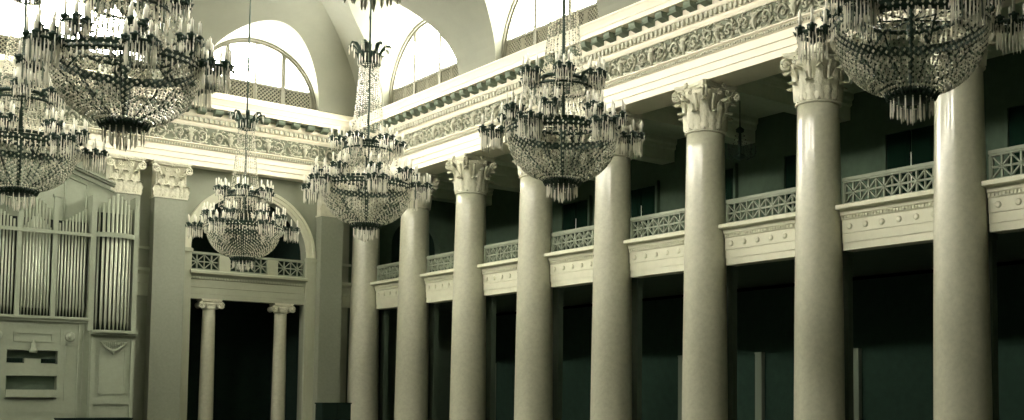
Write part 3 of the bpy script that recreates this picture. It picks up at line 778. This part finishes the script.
for sg in (-1, 1):
    cx = 9.50-XO
    n = 9
    for i in range(n):
        t = (i/(n-1))*2-1
        u = cx+t*.44; y = .12-.34*math.sqrt(1-(t*.9)**2)
        pipe(sg*u, y, 2.0+E, 5.72+.42*(1-abs(t)**1.3)+E, .040 if abs(t) < .8 else .032)
    k = MB(); rows = []
    pts = [(sg*(cx+.52*s), .05-.36*math.sqrt(max(0, 1-(s*.9)**2))) for s in [q/10-1 for q in range(21)]]
    vs = []
    for (px, py) in pts:
        vs += [(px, py-.05, 4.80+E), (px, py-.05, 4.94+E), (px, py+.0, 4.94+E), (px, py+.0, 4.80+E)]
    k.add(vs, [(i*4+j, i*4+(j+1) % 4, (i+1)*4+(j+1) % 4, (i+1)*4+j) for i in range(20) for j in range(4)]+[(0, 1, 2, 3), (83, 82, 81, 80)])
    k.build('tower_band', M['organ'], org)
    k = MB()
    vs = [];
    for z in (1.93, 2.01):
        vs += [(px*1.0, py-.12, z+E) for px, py in pts]+[(pts[-1][0], .2, z+E), (pts[0][0], .2, z+E)]
    N = 23
    k.add(vs, [tuple(range(N)), tuple(reversed(range(N, 2*N)))]+[(i, (i+1) % N, N+(i+1) % N, N+i) for i in range(N)])
    k.build('tower_shelf', M['organ'], org)
tag(org, 'pale painted pipe organ with metal pipes and bowed towers against the end wall', 'organ')

# ------------------------------------------------------------------ chandeliers
def make_chandelier(zrod):
    root = empty('chandelier', (0, 0, 0))
    # everything in local metres above the hub
    def part(mb, name, m, parent=root):
        o = mb.build(name, m, parent, fix=False)
        if m in (M['chain'], M['sheath'], M['prism']): o['kind'] = 'stuff'
        return o
    s = MB(); s.lathe([(.02, .0), (.035, .1), (.03, .7), (.06, .85), (.04, 1.0), (.035, 1.7), (.06, 1.8), (.03, 1.9), (.022, 3.5), (.05, 3.6), (.03, 3.75), (.045, 3.9), (.018, 4.0)], 10); part(s, 'central_shaft', M['bronze'])
    s = MB(); s.tube([(0, 0, 4.0), (0, 0, 4.4), (0, 0, 5), (0, 0, 6)], [.02, .03, .014, .014], 6)
    for z in (4.15, 4.3, 4.6): s.bead((0, 0, z), .04, 1.3)
    rod = part(s, 'suspension_rod', M['bronze'])
    # hub and tassel
    s = MB(); s.lathe([(.06, -.06), (.16, -.05), (.24, .0), (.26, .05), (.20, .09), (.10, .12)], 18)
    for k in range(20):
        a = k*PI/10; s.tube([(.2*math.cos(a), .2*math.sin(a), .03), (.29*math.cos(a), .29*math.sin(a), -.01), (.33*math.cos(a), .33*math.sin(a), .06)], [.02, .025, .008], 5)
    part(s, 'hub', M['bronze'])
    s = MB()
    for ring, (r, n, zt) in enumerate(((.25, 18, -.04), (.15, 11, -.10), (.05, 4, -.14))):
        for k in range(n):
            a = k*2*PI/n+ring; x, y = r*math.cos(a), r*math.sin(a); q = .16+.04*random.random()
            s.bead((x, y, zt), .013); s.tube([(x, y, zt-.015), (x, y, zt-q*.8), (x, y, zt-q)], [.010, .014, .003], 4, False)
    part(s, 'tassel', M['prism'])
    # the bead basket
    s = MB(); sd = MB(); NS, NBD = 92, 27
    for k in range(NS):
        a = k*2*PI/NS
        for i in range(NBD):
            t = (i+.5)/NBD; ph = t*PI/2*.93
            r = .90*math.cos(ph)**.82; z = .80-.76*math.sin(ph)
            if i > 19 and k % 2: continue
            if i > 24 and k % 4: continue
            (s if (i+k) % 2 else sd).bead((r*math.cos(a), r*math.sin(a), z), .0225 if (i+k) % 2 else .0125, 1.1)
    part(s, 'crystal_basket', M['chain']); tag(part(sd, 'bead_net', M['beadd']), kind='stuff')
    # band ring with hanging drops
    s = MB()
    K = 48; vs = []
    prf = [(.87, .78), (.92, .79), (.935, .82), (.92, .86), (.93, .90), (.88, .90)]
    s.add([(r*math.cos(2*PI*k/K), r*math.sin(2*PI*k/K), z) for k in range(K) for r, z in prf], [(k*6+j, k*6+(j+1) % 6, ((k+1) % K)*6+(j+1) % 6, ((k+1) % K)*6+j) for k in range(K) for j in range(6)])
    part(s, 'basket_ring', M['bronze'])
    s = MB()
    for k in range(72):
        a = k*2*PI/72
        s.bead((.95*math.cos(a), .95*math.sin(a), .84), .022, 1.0)
        s.tube([(.95*math.cos(a), .95*math.sin(a), .79), (.95*math.cos(a), .95*math.sin(a), .70), (.95*math.cos(a), .95*math.sin(a), .67)], [.010, .014, .003], 4, False)
    part(s, 'ring_prisms', M['prism'])
    for k in range(8):
        a = k*PI/4+.2; s = MB()
        s.tube([(.1*math.cos(a), .1*math.sin(a), .05), (.52*math.cos(a), .52*math.sin(a), .36), (.87*math.cos(a), .87*math.sin(a), .80)], .013, 5)
        part(s, 'basket_rib', M['bronze'])
    # crystal tent between the ring and the upper tier
    s = MB()
    for k in range(36):
        a = k*2*PI/36
        for i in range(18):
            t = i/17; r = .60-.30*t+.06*math.sin(PI*t)*-1; z = 1.02+.72*t
            s.bead((r*math.cos(a), r*math.sin(a), z), .016, 1.2)
    part(s, 'crystal_tent', M['sheath'])
    s = MB()
    for (r, z, w) in ((.62, 1.0, .03), (.34, 1.78, .035), (.50, 1.62, .022)):
        s.tube([(r*math.cos(2*PI*k/28), r*math.sin(2*PI*k/28), z) for k in range(29)], w, 6)
    for k in range(8):
        a = k*PI/4+.4
        s.tube([(.62*math.cos(a), .62*math.sin(a), 1.0), (.80*math.cos(a), .80*math.sin(a), .98), (.9*math.cos(a), .9*math.sin(a), .86)], .016, 5)
        s.tube([(.04*math.cos(a), .04*math.sin(a), .95), (.62*math.cos(a), .62*math.sin(a), 1.0)], .012, 4)
        s.tube([(.04*math.cos(a), .04*math.sin(a), 1.78), (.34*math.cos(a), .34*math.sin(a), 1.78)], .012, 4)
        # curled leaves on the frame
        for rr, z0 in ((.95, .92), (.52, 1.66)):
            s.tube([(rr*math.cos(a), rr*math.sin(a), z0), ((rr+.04)*math.cos(a+.05), (rr+.04)*math.sin(a+.05), z0+.12), ((rr+.14)*math.cos(a+.1), (rr+.14)*math.sin(a+.1), z0+.15)], [.02, .035, .01], 5)
    part(s, 'bronze_frame', M['bronze'])
    # festoons from upper tier
    s = MB()
    for k in range(12):
        a0 = k*PI/6; a1 = a0+PI/6
        for rr, zz, dp in ((.62, 1.62, .26), (.98, .95, .20)):
            for i in range(9):
                t = i/8; a = a0+(a1-a0)*t; s.bead((rr*math.cos(a), rr*math.sin(a), zz-dp*math.sin(PI*t)), .018, 1.2)
    for k in range(44):
        a = k*2*PI/44; r = .50
        s.tube([(r*math.cos(a), r*math.sin(a), 1.60), (r*math.cos(a), r*math.sin(a), 1.44), (r*math.cos(a), r*math.sin(a), 1.38)], [.010, .016, .003], 4, False)
        r = .74; s.tube([(r*math.cos(a), r*math.sin(a), 1.12), (r*math.cos(a), r*math.sin(a), .98), (r*math.cos(a), r*math.sin(a), .93)], [.010, .016, .003], 4, False)
    part(s, 'festoons', M['sheath'])
    # chain sheath
    s = MB()
    for k in range(26):
        a = k*2*PI/26
        for i in range(38):
            t = i/37; r = .20+.15*t**1.3; z = 3.46-1.66*t
            s.bead((r*math.cos(a), r*math.sin(a), z), .0155, 1.25)
    part(s, 'crystal_sheath', M['sheath'])
    # crown with plumes
    s = MB(); s.tube([(.21*math.cos(2*PI*k/20), .21*math.sin(2*PI*k/20), 3.48) for k in range(21)], .025, 6)
    s.tube([(.19*math.cos(2*PI*k/20), .19*math.sin(2*PI*k/20), 3.70) for k in range(21)], .018, 6)
    for k in range(8):
        a = k*PI/4
        pl = [(.20, 3.50), (.21, 3.64), (.25, 3.78), (.33, 3.87), (.42, 3.87), (.46, 3.80)]
        for off in (-.05, .05, 0):
            s.tube([(r*math.cos(a)-math.sin(a)*off*(1-i/6), r*math.sin(a)+math.cos(a)*off*(1-i/6), z) for i, (r, z) in enumerate(pl)], [.010, .013, .017, .022, .020, .006], 5)
        a += PI/8; s.tube([(.2*math.cos(a), .2*math.sin(a), 3.5), (.25*math.cos(a), .25*math.sin(a), 3.68), (.31*math.cos(a), .31*math.sin(a), 3.70)], [.02, .03, .01], 5)
        s.tube([(.03*math.cos(a), .03*math.sin(a), 3.6), (.21*math.cos(a), .21*math.sin(a), 3.49)], .01, 4)
    part(s, 'crown', M['bronze'])
    s = MB()
    for k in range(20):
        a = k*2*PI/20; r = .235
        s.tube([(r*math.cos(a), r*math.sin(a), 3.66), (r*math.cos(a), r*math.sin(a), 3.52), (r*math.cos(a), r*math.sin(a), 3.44)], [.010, .016, .003], 4, False)
        r = .42
        if k % 2 == 0: s.tube([(r*math.cos(a), r*math.sin(a), 3.86), (r*math.cos(a), r*math.sin(a), 3.72), (r*math.cos(a), r*math.sin(a), 3.66)], [.008, .014, .003], 4, False)
    part(s, 'crown_prisms', M['prism'])
    # candle branches
    def branch(a, r0, z0, r1, z1, nc, rc, fringe):
        ca, sa = math.cos(a), math.sin(a); c = Vector((r1*ca, r1*sa, z1))
        s = MB()
        s.tube([(r0*ca, r0*sa, z0), (((r0+r1)/2)*ca, ((r0+r1)/2)*sa, min(z0, z1)-.10), (r1*ca, r1*sa, z1-.06), (r1*ca, r1*sa, z1)], [.016, .02, .02, .03], 5)
        s.tube([(r0*ca, r0*sa, z0+.03), ((r0*.6+r1*.4)*ca, (r0*.6+r1*.4)*sa, z0+.10), ((r0*.4+r1*.6)*ca, (r0*.4+r1*.6)*sa, z0+.05)], [.01, .016, .012], 5)
        s.tube([c+Vector((rc*math.cos(2*PI*k/14), rc*math.sin(2*PI*k/14), -.01)) for k in range(15)], .020, 5)
        s.tube([c+Vector((rc*.96*math.cos(2*PI*k/14), rc*.96*math.sin(2*PI*k/14), -.05+.03*(k % 2))) for k in range(15)], .014, 5)
        cs = []
        for k in range(nc):
            b = a+2*PI*k/nc+PI/nc; p = c+Vector((rc*math.cos(b), rc*math.sin(b), .0)); cs.append(p)
            s.tube([c, p], .012, 4)
            s.lathe([(.012, -.03), (.034, .0), (.058, .035), (.066, .055), (.025, .055), (.022, .085)], 8, c=p)
            for j in range(3):
                b2 = 2*PI*j/3+k; e = Vector((math.cos(b2), math.sin(b2), 0)); s.tube([p, p+e*.05+Vector((0, 0, -.03)), p+e*.085+Vector((0, 0, .01))], [.016, .024, .006], 4)
        s.lathe([(.01, -.14), (.035, -.1), (.02, -.06), (.05, 0)], 8, c=c)
        o = part(s, 'candle_branch', M['bronze'])
        for p in cs:
            q = MB(); q.lathe([(.019, .06), (.019, .25), (.010, .26), (.003, .28)], 8, c=p); q.build('candle', M['candle'], o, fix=False)
        q = MB(); n = int(round(rc*2*PI/.042))
        for k in range(n):
            b = 2*PI*k/n; p = c+Vector((rc*math.cos(b), rc*math.sin(b), 0)); L = fringe*(.85+.3*random.random())
            q.tube([p+Vector((0, 0, -.03)), p+Vector((0, 0, -.03-L*.8)), p+Vector((0, 0, -.03-L))], [.008, .013, .003], 4, False)
        for p in cs:
            for k in range(4):
                b = k*PI/2; w = p+Vector((.055*math.cos(b), .055*math.sin(b), .03)); q.tube([w, w-Vector((0, 0, .08)), w-Vector((0, 0, .11))], [.006, .011, .003], 4, False)
        q.build('hanging_prisms', M['prism'], o, fix=False)['kind'] = 'stuff'
    for k in range(6): branch(k*PI/3+.15, .93, .84, 1.17, .84, 6, .175, .27)
    for k in range(8): branch(k*PI/4+.4, .66, 1.02, .94, 1.12, 4, .12, .16)
    for k in range(6): branch(k*PI/3+.62, .36, 1.80, .62, 1.80, 5, .13, .18)
    return root, rod
chl = [
 ((10.76, 8.09), 'largest chandelier at the top right, cut off by the upper edge', .0),
 ((10.82, 15.34), 'central chandelier hanging before the fourth and fifth columns from the right', .35),
 ((10.54, 22.04), 'chandelier hanging near the corner of the room, its plumed crown against the lunette', .1),
 ((10.73, 29.55), 'smallest, farthest chandelier, hanging in front of the arched portal', .5),
 ((4.21, 16.05), 'large chandelier at the upper left, its top cut off by the frame', .25),
 ((4.24, 22.57), 'chandelier at the left edge above the organ pipes', .75),
 ((4.17, 8.74), 'chandelier above the upper edge, only its lowest prisms showing at top centre', .0)]
chp, rodp = make_chandelier(0)
hwid = (XF-XL)/2
for i, ((x, y), lab_, rz) in enumerate(chl):
    o = chp if i == 0 else copy_tree(chp)
    o.location = (x, y, 3.6+E); o.rotation_euler = (0, 0, rz)
    tag(o, lab_, 'chandelier', 'great crystal chandeliers')
    d_ = min(x-XL, XF-x, YW-y, y-YB, hwid); zt = ZS+4.3*math.sqrt(1-((hwid-d_)/hwid)**2)
    rod = [c for c in o.children if c.name.startswith('suspension_rod')][0]
    # reach up to the vault: rod spans local z 4.0 .. 6.0
    Lr_ = zt-3.6-4.0
    rod.scale = (1, 1, Lr_/2.0); rod.location = (0, 0, 4.0-4.0*Lr_/2.0)

# small dark gallery chandelier
def small_chandelier(x, y, lab_):
    root = empty('gallery_chandelier', (x, y, 6.55))
    s = MB(); s.tube([(0, 0, -.1), (0, 0, .3), (0, 0, 1.0), (0, 0, 1.65)], [.03, .05, .012, .012], 6); s.lathe([(.03, -.12), (.14, -.05), (.16, .0), (.05, .08)], 12); s.lathe([(.02, .6), (.1, .66), (.12, .72), (.02, .8)], 10); s.build('stem', M['bronze'], root)
    for k in range(8):
        a = k*PI/4; ca, sa = math.cos(a), math.sin(a)
        s = MB(); s.tube([(.1*ca, .1*sa, .0), (.25*ca, .25*sa, -.08), (.38*ca, .38*sa, -.02), (.42*ca, .42*sa, .08)], .014, 5); s.lathe([(.01, .08), (.045, .1), (.045, .12)], 8, c=(.42*ca, .42*sa, 0)); ar = s.build('arm', M['bronze'], root)
        s = MB(); s.lathe([(.012, .12), (.012, .26), (.004, .28)], 6, c=(.42*ca, .42*sa, 0)); s.build('candle', M['grille_b'], ar)
    s = MB()
    for k in range(16):
        a = k*PI/8
        for i in range(9):
            t = i/8; r = .1+.22*t; s.bead((r*math.cos(a), r*math.sin(a), .66-.62*t-.1*math.sin(PI*t)), .016)
    s.build('bead_chains', M['grille_b'], root)['kind'] = 'stuff'
    tag(root, lab_, 'chandelier', 'small gallery chandeliers')
small_chandelier(20.9, 21.4, 'small dim chandelier in the gallery right of the third column')
# ------------------------------------------------------------------ dark cabinet by the corner, and the low dark screen
def cabinet(x0, x1, y0, y1, top, lab_, name, cat):
    root = empty(name, ((x0+x1)/2, (y0+y1)/2, ZF)); w = (x1-x0)/2; d = (y1-y0)/2; H = top+E
    b = MB(); b.box(-w, w, -d, d, .1, H-.04); b.box(-w+.05, w-.05, -d+.05, d-.02, 0, .1); b.build('body', M['wood'], root)
    b = MB(); b.box(-w-.02, w+.02, -d-.02, d+.02, H-.04, H); b.build('top_board', M['wood'], root)
    for sg in (-1, 1):
        b = MB(); a0, a1 = (.01, w-.02) if sg > 0 else (-w+.02, -.01); b.box(a0, a1, -d-.02, -d, .14, H-.08)
        dr = b.build('door', M['wood'], root)
        b = MB(); b.lathe([(.012, 0), (.02, .02), (.006, .04)], 8)
        b.v = [(sg*.07+x, -d-.02-z, H*.5+y) for x, y, z in b.v]; b.build('handle', M['bronze'], dr)
    tag(root, lab_, cat)
cabinet(14.5, 15.42, 33.0, 33.5, -.13, 'black upright cabinet standing before the pilaster and corner column', 'cabinet', 'cabinet')
cabinet(7.95, 9.85, 35.6, 36.2, -.585, 'low black cabinet before the organ, only its top edge showing', 'low_cabinet', 'cabinet')

# ------------------------------------------------------------------ camera
yaw, pit, rol = math.radians(41.746), math.radians(3.686), math.radians(.205)
l = Vector((math.sin(yaw)*math.cos(pit), math.cos(yaw)*math.cos(pit), math.sin(pit)))
r = Vector((math.cos(yaw), -math.sin(yaw), 0)); u = r.cross(l)
r2 = r*math.cos(rol)+u*math.sin(rol); u2 = u*math.cos(rol)-r*math.sin(rol)
cam = bpy.data.cameras.new('camera'); co = bpy.data.objects.new('camera', cam); COL.objects.link(co)
mw = Matrix.Identity(4)
for i in range(3): mw[i][0] = r2[i]; mw[i][1] = u2[i]; mw[i][2] = -l[i]
mw[0][3], mw[1][3], mw[2][3] = 0, 0, E
co.matrix_world = mw
cam.sensor_fit = 'HORIZONTAL'; cam.sensor_width = 36; cam.lens = 1123.9*36/1024
cam.shift_x = (512-689.31)/1024; cam.shift_y = (327.24-210)/1024; cam.clip_end = 200; cam.clip_start = .1
scene.camera = co
# ------------------------------------------------------------------ world, colour management
w = bpy.data.worlds.new('world'); scene.world = w; w.use_nodes = True
w.node_tree.nodes['Background'].inputs[0].default_value = (.8, .85, .75, 1); w.node_tree.nodes['Background'].inputs[1].default_value = .0
scene.view_settings.view_transform = 'Standard'; scene.view_settings.look = 'None'
scene.view_settings.exposure = 2.45; scene.view_settings.gamma = 1.0; scene.view_settings.use_curve_mapping = False
